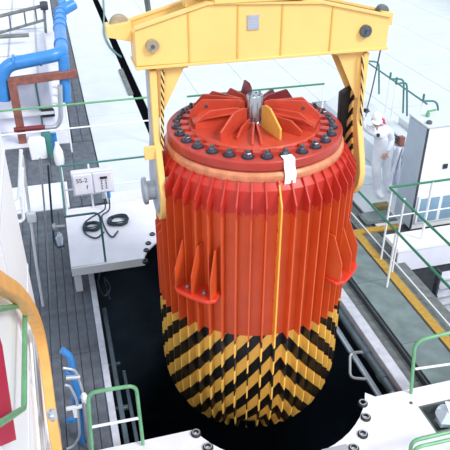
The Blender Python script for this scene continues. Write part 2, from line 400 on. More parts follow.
# lower brackets
def bracket(azc, half):
    a0, a1 = math.radians(azc-half), math.radians(azc+half)
    zb = 1.79
    pts = [rp(.90, a0+(a1-a0)*k/6, zb) for k in range(7)] + [rp(1.16 if 0 < k < 6 else 1.11, a0+(a1-a0)*k/6, zb) for k in range(6, -1, -1)]
    br = MB().prism(pts, (0,0,.035)).build('bracket_shelf', 'red', cask, bevel=.005)
    for k in range(3):
        a = a0+(a1-a0)*(k+.22)/2.45
        t = Vector((-math.sin(a), math.cos(a), 0))*.014
        P = [Vector(rp(r, a, z)) - t/2 for r, z in ((.9,zb+.03),(1.13,zb+.03),(1.13,zb+.24),(R,zb+.52),(.9,zb+.52))]
        MB().prism(P, t).build('bracket_gusset', PAINT, br, smooth=False)
    for k in range(2):
        a = a0+(a1-a0)*(k+.72)/2.45
        MB().lathe([(.005,zb+.035),(.024,zb+.035),(.024,zb+.06),(.012,zb+.065),(.012,zb+.09),(.003,zb+.09)], rp(1.07, a, 0), n=6).build('bracket_bolt', 'steel', br)
bracket(-137, 12.5); bracket(-47, 12.5); bracket(43, 12.5); bracket(133, 12.5)
# trunnions
def trunnion(sx):
    x0 = CX + sx*.86
    P = [(.03,0),(.30,0),(.30,sx*.075),(.17,sx*.075),(.125,sx*.085),(.095,sx*.095),(.095,sx*.225),(.135,sx*.225),(.135,sx*.255),(.12,sx*.265),(.03,sx*.265)]
    MB().lathe([(r, h) for r, h in P], (x0, CY, 2.58), axis='X', n=36).build('trunnion', 'silver', cask)
trunnion(-1); trunnion(1)
MB().lathe([(.01,-.46),(.03,-.46),(.035,-.38),(.06,-.36),(.06,-.26),(.01,-.26)], (CX+.05, CY-.42, 0), n=16).build('drain_plug', 'steel', cask)
MB().lathe([(.05,-.33),(.45,-.33),(.45,-.28),(.05,-.28)], (CX, CY, 0), n=60).build('base_plate', PAINT, cask)

# ============================================================ LIFTING BEAM
BY0, BY1 = 5.24, 5.56
beam = thing('lifting_beam', (1.78, CY, 3.84), 'pale yellow steel lifting beam with sloping shoulders gripping the red cask from above', 'lifting beam')
XL, XR = .65, 2.98
out = [(XL,3.86),(XR,3.84),(XR,4.13),(2.30,4.29),(1.28,4.34),(XL,4.17)]
for y0, dy in ((BY0,.03),(BY1-.03,.03)):
    MB().prism([(x,y0,z) for x,z in out], (0,dy,0)).build('side_plate', 'beam', beam, smooth=False, bevel=.004)
MB().prism([(x, BY0+.03, z) for x,z in [(XL,3.86),(XL+.03,3.86),(XL+.03,4.13),(XL,4.12)]], (0,.26,0)).build('end_plate', 'beam', beam, smooth=False)
MB().prism([(x, BY0+.03, z) for x,z in [(XR,3.85),(XR-.03,3.85),(XR-.03,4.09),(XR,4.08)]], (0,.26,0)).build('end_plate', 'beam', beam, smooth=False)
MB().prism([(x, BY0+.03, z) for x,z in [(XL+.03,4.115),(1.28,4.285),(1.28,4.265),(XL+.03,4.095)]], (0,.26,0)).build('recessed_walkway', 'beam_top', beam, smooth=False)['label'] = 'brown recessed top of the beam'
MB().prism([(x, BY0+.03, z) for x,z in [(XR-.03,4.10),(2.30,4.265),(2.30,4.245),(XR-.03,4.08)]], (0,.26,0)).build('recessed_walkway', 'mud', beam, smooth=False)
MB().prism([(x, BY0+.03, z) for x,z in [(1.28,4.33),(2.30,4.29),(2.30,4.20),(1.28,4.24)]], (0,.26,0)).build('top_plate', 'beam', beam, smooth=False)
MB().box(XL-.01, XR+.01, BY0-.015, BY1+.015, 3.83, 3.855).build('bottom_flange', 'beam', beam, bevel=.004)
MB().prism([(x, BY0-.02, z) for x,z in [(XL,4.165),(1.28,4.335),(2.30,4.285),(XR,4.125),(XR,4.145),(2.30,4.305),(1.28,4.355),(XL,4.185)]], (0,.065,0)).build('top_rim', 'beam', beam, smooth=False)
MB().prism([(x, BY1-.04, z) for x,z in [(XL,4.165),(1.28,4.335),(2.30,4.285),(XR,4.125),(XR,4.145),(2.30,4.305),(1.28,4.355),(XL,4.185)]], (0,.05,0)).build('top_rim', 'beam', beam, smooth=False)
for x, zt in ((1.10,4.28),(1.53,4.31),(1.93,4.30),(2.40,4.25)):
    MB().box(x, x+.012, BY0-.008, BY0, 3.86, zt).build('weld_seam', 'ribyel', beam, smooth=False)
for x, z in ((.79,4.03),(2.74,4.02)):
    pn = MB().lathe([(.01,-.04),(.052,-.04),(.056,-.03),(.056,.0),(.01,.0)], (x, BY0, z), axis='Y', n=20).build('pin', 'beam_top' if x < 1 else 'bolt', beam)
    MB().lathe([(.005,-.06),(.016,-.06),(.016,-.04),(.005,-.04)], (x, BY0, z), axis='Y', n=8).build('pin_stud', 'bolt', pn)
np_ = MB().box(1.62, 1.725, BY0-.012, BY0, 4.10, 4.225).build('name_plate', 'plate', beam, bevel=.002)
for k in range(4): MB().box(1.635, 1.71-.012*(k % 2), BY0-.014, BY0-.012, 4.205-.024*k-.006, 4.205-.024*k).build('engraved_line', 'silver', np_, smooth=False)
# hook block over the middle
MB().box(1.32, 2.14, BY0-.03, BY1+.03, 4.33, 4.62).build('hook_housing', 'beam', beam, bevel=.01)
MB().prism([(x, BY0+.10, z) for x,z in ((1.10,4.29),(1.30,4.33),(1.30,4.60),(1.20,4.52),(1.10,4.42))], (0,.12,0)).build('hook_cheek', 'beam', beam, bevel=.006)
MB().prism([(x, BY0+.10, z) for x,z in ((2.16,4.30),(2.30,4.28),(2.30,4.36),(2.16,4.55))], (0,.12,0)).build('hook_cheek', 'beam', beam, bevel=.006)
MB().lathe([(.01,0),(.07,0),(.07,.05),(.01,.05)], (1.20, BY0+.05, 4.44), axis='Y', n=20).build('hook_pin', 'brown', beam)
# end lugs with sheaves
lg = MB().prism([(x,BY1-.14,z) for x,z in ((XL,4.02),(XL,4.19),(.44,4.16),(.44,4.07))], (0,.16,0)).build('end_lug', 'beam', beam, bevel=.004)
MB().lathe([(.01,0),(.075,0),(.085,.02),(.085,.06),(.075,.08),(.01,.08)], (.56, BY1-.10, 4.155), axis='Y', n=24).build('sheave', 'beam_top', lg)
lg = MB().prism([(x,BY1-.16,z) for x,z in ((XR,4.0),(XR,4.14),(3.10,4.12),(3.10,4.01))], (0,.16,0)).build('end_lug', 'beam', beam, bevel=.004)
MB().lathe([(.01,0),(.05,0),(.055,.02),(.055,.06),(.05,.08),(.01,.08)], (3.02, BY1-.12, 4.13), axis='Y', n=24).build('sheave', 'mud', lg)
# arms
def arm(sx, xa, xb):
    zt, zc, ra = 3.83, 2.62, .34
    def outline(y_c, r, hw):
        P = [(y_c-hw, zt-.03), (y_c-hw, zc+.55)]
        P += [(y_c+r*math.cos(a), zc+r*math.sin(a)) for a in [math.radians(150+k*24) for k in range(11)]]
        P += [(y_c+hw, zc+.55), (y_c+hw, zt-.03)]
        return P
    A = MB().prism([(xa, y, z) for y, z in outline(CY, ra, .13)], (xb-xa, 0, 0)).build('arm', 'beam', beam, bevel=.006)
    x0w, x1w = (xa-.012, xb-.004) if sx < 0 else (xa-.012, xb-.02)
    MB().prism([(x0w, y, z) for y, z in outline(CY, ra-(.07 if sx < 0 else .15), .06 if sx < 0 else .035)], (x1w-x0w, 0, 0)).build('arm_web', 'silver' if sx < 0 else 'hatch', A, bevel=.003)
    # gusset under the beam, inside
    xi = xb if sx < 0 else xa
    P = [(xi, 3.82), (xi - sx*.26, 3.82), (xi - sx*.02, 3.36), (xi, 3.36)]
    MB().prism([(x, CY-.10, z) for x, z in P], (0,.02,0)).build('gusset', 'beam', A, smooth=False)
    MB().prism([(x, CY+.10, z) for x, z in P], (0,.02,0)).build('gusset', 'beam', A, smooth=False)
    MB().box(min(xi, xi-sx*.28), max(xi, xi-sx*.28), CY-.12, CY+.13, 3.80, 3.829).build('foot_plate', 'beam', A, bevel=.003)
    return A
AL = arm(-1, .76, .82); AR = arm(1, 2.775, 2.835)
MB().bar((.872, CY-.135, 3.80), (.828, CY-.15, 3.06), .026, .02).build('striped_strip', 'hatch2', AL, smooth=False)
MB().box(.66, .78, CY-.16, CY-.13, 2.98, 3.11).build('guide_lug', 'beam', AL, bevel=.004)
MB().prism([(2.67, CY+.04, 3.36), (2.775, CY+.04, 3.42), (2.775, CY+.04, 2.88), (2.69, CY+.04, 2.88)], (0,.08,0)).build('black_pad', 'black', AR, bevel=.01)
MB().bar((2.755, CY-.145, 3.79), (2.84, CY-.16, 2.85), .020, .02).build('striped_strip', 'hatch2', AR, smooth=False)

# ============================================================ RAILINGS
def rod(name, pts, r, m, parent, rad=.06, lab=None):
    o = MB().tube(arc(pts, rad), r, 10).build(name, m, parent)
    if lab: o['label'] = lab
    return o

# rear working platform
ZP = .45
def cut_arc(cx, cy, r, a0, a1, n=20):
    return [(cx+r*math.cos(math.radians(a0+(a1-a0)*k/n)), cy+r*math.sin(math.radians(a0+(a1-a0)*k/n))) for k in range(n+1)]
rear = thing('working_platform', (-.2, 7.4, ZP-.12), 'lilac white working platform with a curved cutout behind the cask, cables lying on it', 'platform', )
ac = cut_arc(1.76, 7.0, 1.02, 157, 23)
poly = [(-.20, 7.38)] + ac + [(3.56, 7.38), (3.56, 9.05), (-.20, 9.05)]
MB().prism([(x,y,ZP) for x,y in poly], (0,0,-.035)).build('deck', 'platform', rear, smooth=False, bevel=.004)
MB().box(-.20, ac[0][0], 7.36, 7.40, ZP-.13, ZP-.0).build('front_skirt', 'white', rear, bevel=.003)
MB().box(-.20, -.17, 7.40, 9.05, ZP-.13, ZP-.035).build('side_skirt', 'white', rear, bevel=.003)
MB().box(-.18, -.08, 7.42, 7.54, 0.0, ZP-.13).build('foot', 'white', rear, bevel=.004)
MB().box(3.40, 3.5, 7.42, 7.54, 0.035, ZP-.035).build('foot', 'white', rear, bevel=.004)
MB().box(.03, .09, 8.6, 8.7, 0.03, ZP-.035).build('foot', 'white', rear, bevel=.004)
def bumper(parent, x, y, z, r=.05):
    o = MB().lathe([(.026,-.02),(r,-.02),(r,.008),(r*.85,.018),(.026,.018)], (x, y, z), n=20, closed=True).build('bumper', 'black', parent)
    MB().lathe([(.030,.018),(r*.75,.018),(r*.75,.023),(.030,.023)], (x, y, z), n=16, closed=True).build('bumper_ring', 'silver', o)
for px, py in ((153,234),(149,243),(147,250),(146,261)):
    q = on_z(px, py, ZP+.01); bumper(rear, q.x-.01, q.y, ZP+.005, .042)
# rear platform railing (top rail green, far side), posts, front hoop
zr = ZP + .80
q0, q1 = on_z(62, 172, zr), on_z(153, 164, zr)
YB = 8.98
rod('top_rail', [(-.16, YB, zr), (1.5, YB, zr)], .016, 'teal', rear)
rod('mid_rail', [(-.16, YB, ZP+.38), (1.5, YB, ZP+.38)], .012, 'white', rear)
rod('post', [(-.16, YB, ZP), (-.16, YB, zr)], .016, 'white', rear)
rod('post', [(.25, YB, ZP), (.25, YB, zr)], .016, 'white', rear)
rod('post', [(1.5, YB, ZP), (1.5, YB, zr)], .016, 'white', rear)
rod('side_rail', [(-.17, YB, zr), (-.17, 7.42, zr)], .016, 'teal', rear)
# front hoop
hb = on_z(106, 264, ZP)
rod('hoop_rail', [(-.17, 7.42, zr), (hb.x, 7.42, zr), (hb.x, 7.42, ZP)], .016, 'teal', rear, rad=.1)

# control box on the railing of rear platform
bx = thing('control_box', (.15, YB-.14, ZP+.52), 'pale control box with two covers and dark buttons mounted on the rear platform railing', 'control box')
bl, br_ = -.03, .60
MB().box(bl, br_, YB-.16, YB-.04, ZP+.33, ZP+.73).build('case', 'lilac', bx, bevel=.012, seg=2)
MB().box(bl+.02, (bl+br_)/2-.015, YB-.185, YB-.16, ZP+.36, ZP+.70).build('left_cover', 'platform', bx, bevel=.012, seg=2)
rc = MB().box((bl+br_)/2+.01, br_-.02, YB-.18, YB-.16, ZP+.36, ZP+.70).build('right_cover', 'platform', bx, bevel=.01, seg=2)
xc = .45
MB().box(xc-.055, xc+.055, YB-.195, YB-.18, ZP+.595, ZP+.63).build('display', 'ink', rc)
for i in range(2):
    for j in range(4):
        MB().lathe([(.004,-.015),(.011,-.015),(.011,0),(.004,0)], (xc-.033+.066*i, YB-.18, ZP+.56-.042*j), axis='Y', n=8).build('button', 'bolt', rc)
for i in range(2):
    MB().lathe([(.01,-.07),(.028,-.07),(.028,.05),(.01,.05)], (xc-.025+.08*i, YB-.15, ZP+.31), axis='Z', n=12).build('cable_gland', 'blue' if i else 'silver', rc)
MB().tube(arc([(bl+.08, YB-.2, ZP+.35), (bl+.10, YB-.23, ZP+.33), (bl+.2, YB-.23, ZP+.33), (bl+.22, YB-.2, ZP+.35)], .02), .008, 6).build('latch_wire', 'bolt', bx)
def text(body, loc, size, m, parent, rot=(PI/2, 0, 0), name='lettering'):
    cu = bpy.data.curves.new('t', 'FONT'); cu.body = body; cu.size = size; cu.extrude = .001; cu.align_x = 'CENTER'
    t = bpy.data.objects.new('t', cu); COL.objects.link(t)
    dg = bpy.context.evaluated_depsgraph_get(); me = bpy.data.meshes.new_from_object(t.evaluated_get(dg))
    bpy.data.objects.remove(t)
    me.materials.clear(); me.materials.append(M[m]); o = bpy.data.objects.new(name, me); COL.objects.link(o)
    o.parent = parent; o.location = Vector(loc) - wloc(parent); o.rotation_euler = rot; return o
text('SS-2', (.12, YB-.187, ZP+.57), .10, 'ink', bx); text('f', (.19, YB-.187, ZP+.45), .10, 'ink', bx)

# cable coils on rear deck
def coil(px, py, r, turns, label):
    r *= 1.18
    c = on_z(px, py, ZP+.02); pts = []
    n = turns*22
    for i in range(n+1):
        t = i/22*2*PI; rr = r*(1 + .09*math.sin(i*.37) + .05*math.sin(i*1.13)); k = i/n; rr *= .72+.32*abs(math.sin(i*.045))
        pts.append((c.x+rr*math.cos(t)*(1.05) + .012*math.sin(i*.21), c.y+rr*.95*math.sin(t) + .012*math.cos(i*.17), ZP+.016+.045*k))
    o = MB().tube(pts, .011, 6).build('cable_coil', 'cable')
    return tag(o, label, 'cable', 'cable coils on the rear platform')
coil(92, 227, .105, 7, 'black cable coil on the rear platform, the left one below the control box')
coil(118, 221, .125, 8, 'black cable coil on the rear platform, the right one nearer the cask')
g1 = Vector((xc-.025, YB-.15, ZP+.25)); g2 = Vector((xc+.055, YB-.15, ZP+.25))
pa = spline([g1, g1+Vector((-.01,-.02,-.2)), on_z(92, 217, ZP+.06), on_z(84, 224, ZP+.03), on_z(85, 233, ZP+.02), on_z(96, 238, ZP+.02), on_z(104, 232, ZP+.02)])
o = MB().tube(pa, .012, 7).build('hanging_cable', 'cable'); tag(o, 'dark cable from the left gland of the control box to the left coil', 'cable')
pb = spline([g2, g2+Vector((-.02,-.02,-.22)), on_z(102, 216, ZP+.06), on_z(105, 228, ZP+.02), on_z(112, 237, ZP+.02), on_z(118, 231, ZP+.02)])
o = MB().tube(pb, .012, 7).build('hanging_cable', 'cable'); tag(o, 'dark cable from the right gland of the control box to the right coil', 'cable')

# front working platform
front = thing('working_platform', (3.3, 3.9, ZP-.04), 'white front working platform with round cutout and rubber bumpers in the foreground', 'platform')
ac = cut_arc(1.76, 4.66, 1.04, 205, 335)
poly = [(-.22, 4.22)] + ac + [(2.78, 4.14), (4.9, 4.14), (4.9, 2.2), (-.22, 2.2)]
hx0, hx1, hy0, hy1 = 3.15, 3.56, 3.54, 3.90       # rectangular opening with a plastic thing in it
def deck_with_hole():
    me = MB()
    # left part up to hx0, middle strips round the hole, right part
    me.prism([(x,y,ZP) for x,y in [(-.22,4.22)] + ac + [(2.78,4.14),(hx0,4.14),(hx0,2.2),(-.22,2.2)]], (0,0,-.04))
    me.box(hx0, hx1, hy1, 4.14, ZP-.04, ZP).box(hx0, hx1, 2.2, hy0, ZP-.04, ZP).box(hx1, 4.9, 2.2, 4.14, ZP-.04, ZP)
    return me
deck_with_hole().build('deck', 'platform', front, smooth=False)
hb = MB()
hb.box(hx0, hx1, hy0, hy1, ZP-.16, ZP-.14).box(hx0, hx0+.02, hy0, hy1, ZP-.14, ZP-.001).box(hx1-.02, hx1, hy0, hy1, ZP-.14, ZP-.001).box(hx0+.02, hx1-.02, hy1-.02, hy1, ZP-.14, ZP-.001).box(hx0+.02, hx1-.02, hy0, hy0+.02, ZP-.14, ZP-.001)
hb.build('recess', 'mud', front, smooth=False)
MB().box(1.96, 2.22, 3.66-.10, 3.66-.01, ZP, ZP+.012).build('grey_insert', 'silver', front, smooth=False)['label'] = 'grey insert plate at the cutout'
for px, py in ((196,432),(208,446),(363,402),(366,416),(363,433),(354,447)):
    q = on_z(px, py, ZP+.03); bumper(front, q.x, q.y, ZP+.01, .052)
MB().lathe([(.005,ZP),(.018,ZP),(.018,ZP+.006),(.005,ZP+.006)], (on_z(411,403,ZP).x, on_z(411,403,ZP).y, 0), n=12).build('deck_screw', 'bolt', front)
MB().box(-.10, 0.0, 3.9, 4.0, 0.0, ZP-.04).box(-.10,0,2.5,2.6,0,ZP-.04).build('foot', 'white', front, smooth=False)
MB().box(3.38, 3.48, 3.9, 4.0, 0.035, ZP-.04).box(3.38,3.48,2.5,2.6,.035,ZP-.04).build('foot', 'white', front, smooth=False)
# left hoop rail of front platform
z1 = ZP + .40
rl = thing('guard_rail', (.2, 4.2, ZP), 'green hoop guard rail with white mid bar standing left of the pit, bottom left', 'railing', 'guard rails of the front platform')
pB = on_z(142, 447, ZP); 
def zy(px, py, y): return on_y(px, py, y)
yy = 4.16
rod('hoop', [zy(92,450,yy), zy(88,393,yy), zy(136,385,yy), zy(143,444,yy)], .018, 'pgreen', rl, rad=.09)
rod('mid_bar', [zy(92,427,yy), zy(139,418,yy)], .014, 'white', rl, lab='white middle bar')
rr = thing('guard_rail', (3.2, 4.1, ZP), 'pale green hoop guard rail standing at the far edge of the white front platform', 'railing', 'guard rails of the front platform')
b0_ = on_z(411, 393, ZP); yy = b0_.y
rod('hoop', [b0_, zy(415,341,yy), zy(470,328,yy), zy(474,382,yy)], .019, 'pgreen', rr, rad=.13)
rod('mid_bar', [zy(415,369,yy), zy(471,361,yy)], .013, 'white', rr, lab='white middle bar')
r3 = thing('guard_rail', (3.2, 3.0, ZP), 'thick pale green double hoop rail in the bottom right corner', 'railing', 'guard rails of the front platform')
yy = 3.25
rod('hoop', [zy(408,500,yy), zy(411,441,yy), zy(480,425,yy), zy(490,480,yy)], .019, 'pgreen', r3, rad=.10)
yy = 3.15
rod('hoop', [zy(416,500,yy), zy(413,448,yy), zy(480,433,yy), zy(490,480,yy)], .017, 'pgreen', r3, rad=.10)
# crumpled plastic in the recess
bm = MB(); random.seed(3)
cpt = on_z(435, 419, ZP-.05)
def blob(c, rx, ry, rz, m, name, parent=None, jit=.25, n=10, k=7, seed=1, origin=None):
    random.seed(seed); vs = []; fs = []
    for i in range(k+1):
        ph = PI*i/k
        for j in range(n):
            t = 2*PI*j/n; q = 1+random.uniform(-jit, jit)
            vs.append((c[0]+rx*q*math.sin(ph)*math.cos(t), c[1]+ry*q*math.sin(ph)*math.sin(t), c[2]+rz*q*math.cos(ph)))
    for i in range(k):
        for j in range(n): fs.append((i*n+j, i*n+(j+1) % n, (i+1)*n+(j+1) % n, (i+1)*n+j))
    return MB().add(vs, fs).build(name, m, parent)
pl = blob((3.38, 3.69, ZP-.0), .15, .12, .12, 'plastic', 'plastic_wrap', seed=4)
tag(pl, 'crumpled clear blue plastic wrap in the square opening of the front platform', 'plastic wrap')
pw2 = MB().add([(3.33,3.64,ZP+.125),(3.47,3.62,ZP+.11),(3.50,3.74,ZP+.12),(3.36,3.77,ZP+.14),(3.33,3.64,ZP+.135),(3.47,3.62,ZP+.12),(3.50,3.74,ZP+.13),(3.36,3.77,ZP+.15)],
    [(3,2,1,0),(4,5,6,7),(0,1,5,4),(1,2,6,5),(2,3,7,6),(3,0,4,7)]).build('folded_cloth', 'tape')
tag(pw2, 'small folded white cloth lying on the plastic wrap', 'cloth')

# ============================================================ RIGHT SIDE
# long green railing parallel to the pit
XA = 4.15
ra = thing('green_railing', (XA, 6.37, 0), 'long green handrail on a white post running beside the yellow line', 'railing')
rod('top_rail', [(XA, 3.2, .95), (XA, 8.35, .95)], .018, 'green', ra)
rod('post', [(XA, 6.37, 0), (XA, 6.37, .95)], .016, 'white', ra)
rod('post', [(XA, 8.35, 0), (XA, 8.35, .95)], .016, 'white', ra)
rod('post', [(XA, 3.2, 0), (XA, 3.2, .95)], .016, 'white', ra)
wr = MB().tube([(4.54, 3.0, .02), (4.54, 9.2, .02)], .012, 6).build('white_pipe', 'white'); tag(wr, 'thin white pipe lying along the floor beside the yellow line', 'pipe')
# white deck with stairs
ZD = .25
dk = thing('stair_deck', (5.2, 7.1, 0), 'white stair landing with green topped guard rails in front of the tall white cabinet', 'platform')
c0 = on_z(383, 239, ZD)
MB().box(4.56, 6.4, 6.88, 7.30, ZD-.07, ZD).build('deck', 'white', dk, bevel=.005)
MB().box(4.6, 6.4, 6.90, 6.93, -.20, ZD-.07).build('apron', 'lilac', dk, smooth=False)
for k in range(3):
    MB().box(4.62+.85*k, 4.70+.85*k, 7.02, 7.10, -.031 if k else -.031, ZD-.07).build('foot', 'white', dk, smooth=False)
zB = ZD+1.0
cB = on_z(386, 188, zB)
rod('corner_rail', [(4.36, cB.y, zB), (4.36, 4.3, zB)], .018, 'green', dk)
rod('cross_rail', [(4.36, cB.y, zB), (6.4, cB.y, zB)], .018, 'green', dk)
rod('cross_mid_rail', [(4.4, cB.y, ZD+.5), (6.4, cB.y, ZD+.5)], .010, 'white', dk)
rod('post', [(4.40, cB.y, 0.0), (4.40, cB.y, zB)], .015, 'white', dk)
rod('post', [(4.40, cB.y-.35, 0.0), (4.40, cB.y-.35, zB)], .015, 'white', dk)
for x in (5.05, 5.62):
    rod('post', [(x, cB.y, ZD), (x, cB.y, zB)], .020, 'white', dk)
rod('post', [(4.36, 4.3, 0), (4.36, 4.3, zB)], .015, 'white', dk)
# ladder down the stairwell
ld = thing('stairwell_ladder', (5.1, 6.2, -2), 'dark steel ladder with pale treads going down beside the stair landing', 'ladder')
lx = on_y(441, 262, 6.4).x
for x in (lx, lx+.52): MB().box(x, x+.03, 6.36, 6.46, -2.0, .1).build('stringer', 'dgrey', ld, smooth=False)
for k in range(12): MB().box(lx+.03, lx+.52, 6.34, 6.50, -1.80+.16*k, -1.77+.16*k).build('tread', 'curb', ld, smooth=False)
# tall white cabinet
cb = thing('electrical_cabinet', (5.9, 8.2, 0), 'tall white cabinet with shade-toned side and small dark square, right of the worker', 'cabinet')
bx0, by0, zc = 5.24, 7.68, 1.80
MB().box(bx0+.02, bx0+2.0, by0, by0+.52, 0, zc).build('body', 'white', cb, bevel=.008)
MB().box(bx0, bx0+.02, by0+.01, by0+.52, .03, zc-.01).build('shaded_side', 'panel', cb, smooth=False)  # shade on the cabinet's left side, painted as a blue-grey panel
MB().box(bx0-.01, bx0+2.02, by0-.02, by0+.54, zc, zc+.03).build('top_cover', 'floor_white', cb, bevel=.006)
MB().box(bx0-.004, bx0+.03, by0-.012, by0+.0, .03, zc).build('edge_trim', 'dgrey', cb, smooth=False)
fr = MB().box(bx0+.06, bx0+1.9, by0-.03, by0, .12, .62).build('lower_frame', 'white', cb, bevel=.004)
MB().box(bx0+.10, bx0+.44, by0-.035, by0-.028, .15, .585).build('pane', 'bpanel', fr, smooth=False)
MB().box(bx0+.50, bx0+1.6, by0-.035, by0-.028, .15, .585).build('pane', 'bpanel', fr, smooth=False)
q = on_y(445, 166, by0)
MB().box(q.x-.04, q.x+.04, by0-.02, by0, q.z-.04, q.z+.04).build('black_socket', 'ink', cb, bevel=.004)
MB().lathe([(.01,0),(.045,0),(.045,.035),(.02,.05),(.01,.05)], (bx0+.08, by0+.1, zc+.03), n=16).build('top_knob', 'bolt', cb)
tp_ = MB().lathe([(.01,0),(.03,0),(.03,.06),(.02,.065),(.02,.10),(.01,.10)], (bx0-.15+.35, by0+.35, zc+.03), n=12); tp_.bar((bx0+.2, by0+.35, zc+.12), (bx0+.33, by0+.35, zc+.13), .03, .02)
o = tp_.build('valve', 'pgreen', cb); 
# second cabinet behind
c2 = thing('rear_cabinet', (6.6, 9.4, 0), 'pale cabinet with an open dark grating top behind the tall white cabinet', 'cabinet')
MB().box(6.52, 7.9, 9.3, 10.6, 0, .72).build('body', 'floor_white', c2, bevel=.01)
ga, gb = on_z(417, 108, .74), on_z(440, 120, .74); ga.x = max(ga.x, 6.54); ga.y = min(ga.y, 10.55); gb.y = max(gb.y, 9.35)
MB().box(ga.x, ga.x+.75, gb.y, ga.y, .72, .735).build('grating_bed', 'dgrey', c2, smooth=False)
for k in range(7):
    y = gb.y + (ga.y-gb.y)*(k+.5)/7; MB().box(ga.x, ga.x+.75, y-.02, y+.02, .735, .75).build('grating_bar', 'silver', c2, smooth=False)
MB().box(ga.x+.85, ga.x+1.25, gb.y, ga.y-.1, .72, .80).build('brown_block', 'brown', c2, smooth=False)
# long pale housing behind worker, its sloping louvre
hs = thing('pale_housing', (5.4, 10, 0), 'long pale low housing behind the worker with a dark louvre on its slope', 'housing')
P = [(5.75,0),(5.75,.40),(6.1,.60),(6.5,.60),(6.5,0)]
MB().prism([(x, 9.95, z) for x, z in P], (0, 2.6, 0)).build('body', 'floor_white', hs, bevel=.01)
# louvre box right of the worker
lv = thing('louvre_tray', (5.75, 9.2, 0), 'grey louvred tray with brown block between the worker and the white cabinet', 'tray')
for i, (px, py) in enumerate(((386,126),(389,130),(392,135),(395,140))):
    pass
MB().prism([on_y(385,124,9.45), on_y(404,140,9.45), on_y(403,152,9.45), on_y(384,134,9.45)], (0,.06,0)).build('tray', 'panel', lv, smooth=False)
for k in range(3):
    a = on_y(386, 127+3*k, 9.43); b = on_y(402, 141+3.5*k, 9.43)
    MB().bar(a, b, .02, .02).build('slat', 'dgrey', lv, smooth=False)
q = on_y(401, 141, 9.38); MB().box(q.x-.05, q.x+.05, 9.33, 9.43, q.z-.09, q.z+.09).build('brown_block', 'brown', lv, bevel=.006)
q = on_y(396, 150, 9.45); MB().box(q.x-.02, q.x+.02, 9.46, 9.50, 0, q.z+.1).build('stand', 'silver', lv, smooth=False)
# white plastic sheet hanging
vs = []; N1, N2 = 9, 9
random.seed(11)
for j in range(N2):
    for i in range(N1):
        u, v = i/(N1-1), j/(N2-1)
        px = 394+ (10-2*v)*u - 4*v + 1.5*math.sin(5*v+u*3); py = 146 + 44*v + 2*u
        vs.append(on_y(px, py, 9.2 + .05*math.sin(u*11+v*3)))
fs = [(j*N1+i, j*N1+i+1, (j+1)*N1+i+1, (j+1)*N1+i) for j in range(N2-1) for i in range(N1-1)]
o = MB().add(vs, fs).build('plastic_sheet', 'cloth'); sm = o.modifiers.new('s', 'SOLIDIFY'); sm.thickness = .012
tag(o, 'crumpled white plastic sheet hanging beside the grey louvred tray', 'sheet')
# blue-grey low cabinet left of the worker, and box at feet
lb = thing('blue_grey_cabinet', (4.6, 8.9, 0), 'blue grey cabinet standing half behind the cask and the worker', 'cabinet')
MB().box(4.62, 5.15, 9.32, 9.9, 0, .48).build('body', 'panel', lb, bevel=.01)
MB().box(4.67, 5.10, 9.30, 9.32, .05, .44).build('door', 'panel', lb, bevel=.006)
bxs = MB().box(4.98, 5.26, 8.36, 8.52, 0.0, .09).build('wooden_chock', 'olive', bevel=.008); tag(bxs, 'dull yellow brown block lying on the floor below the worker', 'block')
cbx = thing('low_step', (5.0, 8.2, 0), 'low pale grey step plate on the floor under the green rail', 'step')
MB().box(4.62, 5.2, 8.0, 8.35, 0.0, .03).build('plate', 'mud', cbx, bevel=.004); MB().box(4.66, 5.16, 8.04, 8.31, .03, .038).build('tread', 'walk', cbx, smooth=False)
# drain grate in the white floor
gr = thing('floor_grate', (3.6, 11.4, 0), 'small grey floor grate in the white floor right behind the cask', 'grate')
qa, qb = on_z(312, 103, 0), on_z(338, 112, 0)
MB().box(qa.x, qb.x, qb.y, qa.y, 0.0, .02).build('frame', 'mud', gr, smooth=False)
for k in range(5):
    x = qa.x+.06+(qb.x-qa.x-.12)*k/4; MB().box(x-.02, x+.02, qb.y+.06, qa.y-.06, .02, .03).build('bar', 'silver', gr, smooth=False)
# teal rail far right behind worker
XR2 = 6.7
fr_ = thing('teal_railing', (XR2, 11, 0), 'teal railing with hooked hand loops rising behind the worker and white cabinet', 'railing')
zt = 1.15
ys, ye = on_x(367, 62, XR2).y, on_x(427, 104, XR2).y
A_ = on_x(367, 62, XR2); B_ = on_x(427, 104, XR2)
rod('top_rail', [A_, B_], .018, 'teal', fr_)
for (a, b, c, d) in (((367,58),(379,62),(383,66),(379,94)), ((390,76),(404,79),(407,83),(403,113)), ((396,81),(407,82),(410,88),(407,116)), ((423,98),(437,101),(440,106),(439,117))):
    base = on_x(a[0], a[1]+3, XR2); y0 = base.y
    p1 = on_y(b[0], b[1], y0); p2 = on_y(d[0], d[1], y0)
    rod('loop', [base, p1, p2], .020, 'teal', fr_, rad=.12)
    rod('stub', [base, base+Vector((0,0,.14))], .022, 'teal', fr_)
    rod('post', [(base.x, y0, .72 if 9.3 < y0 < 10.6 else 0), base], .016, 'white', fr_)

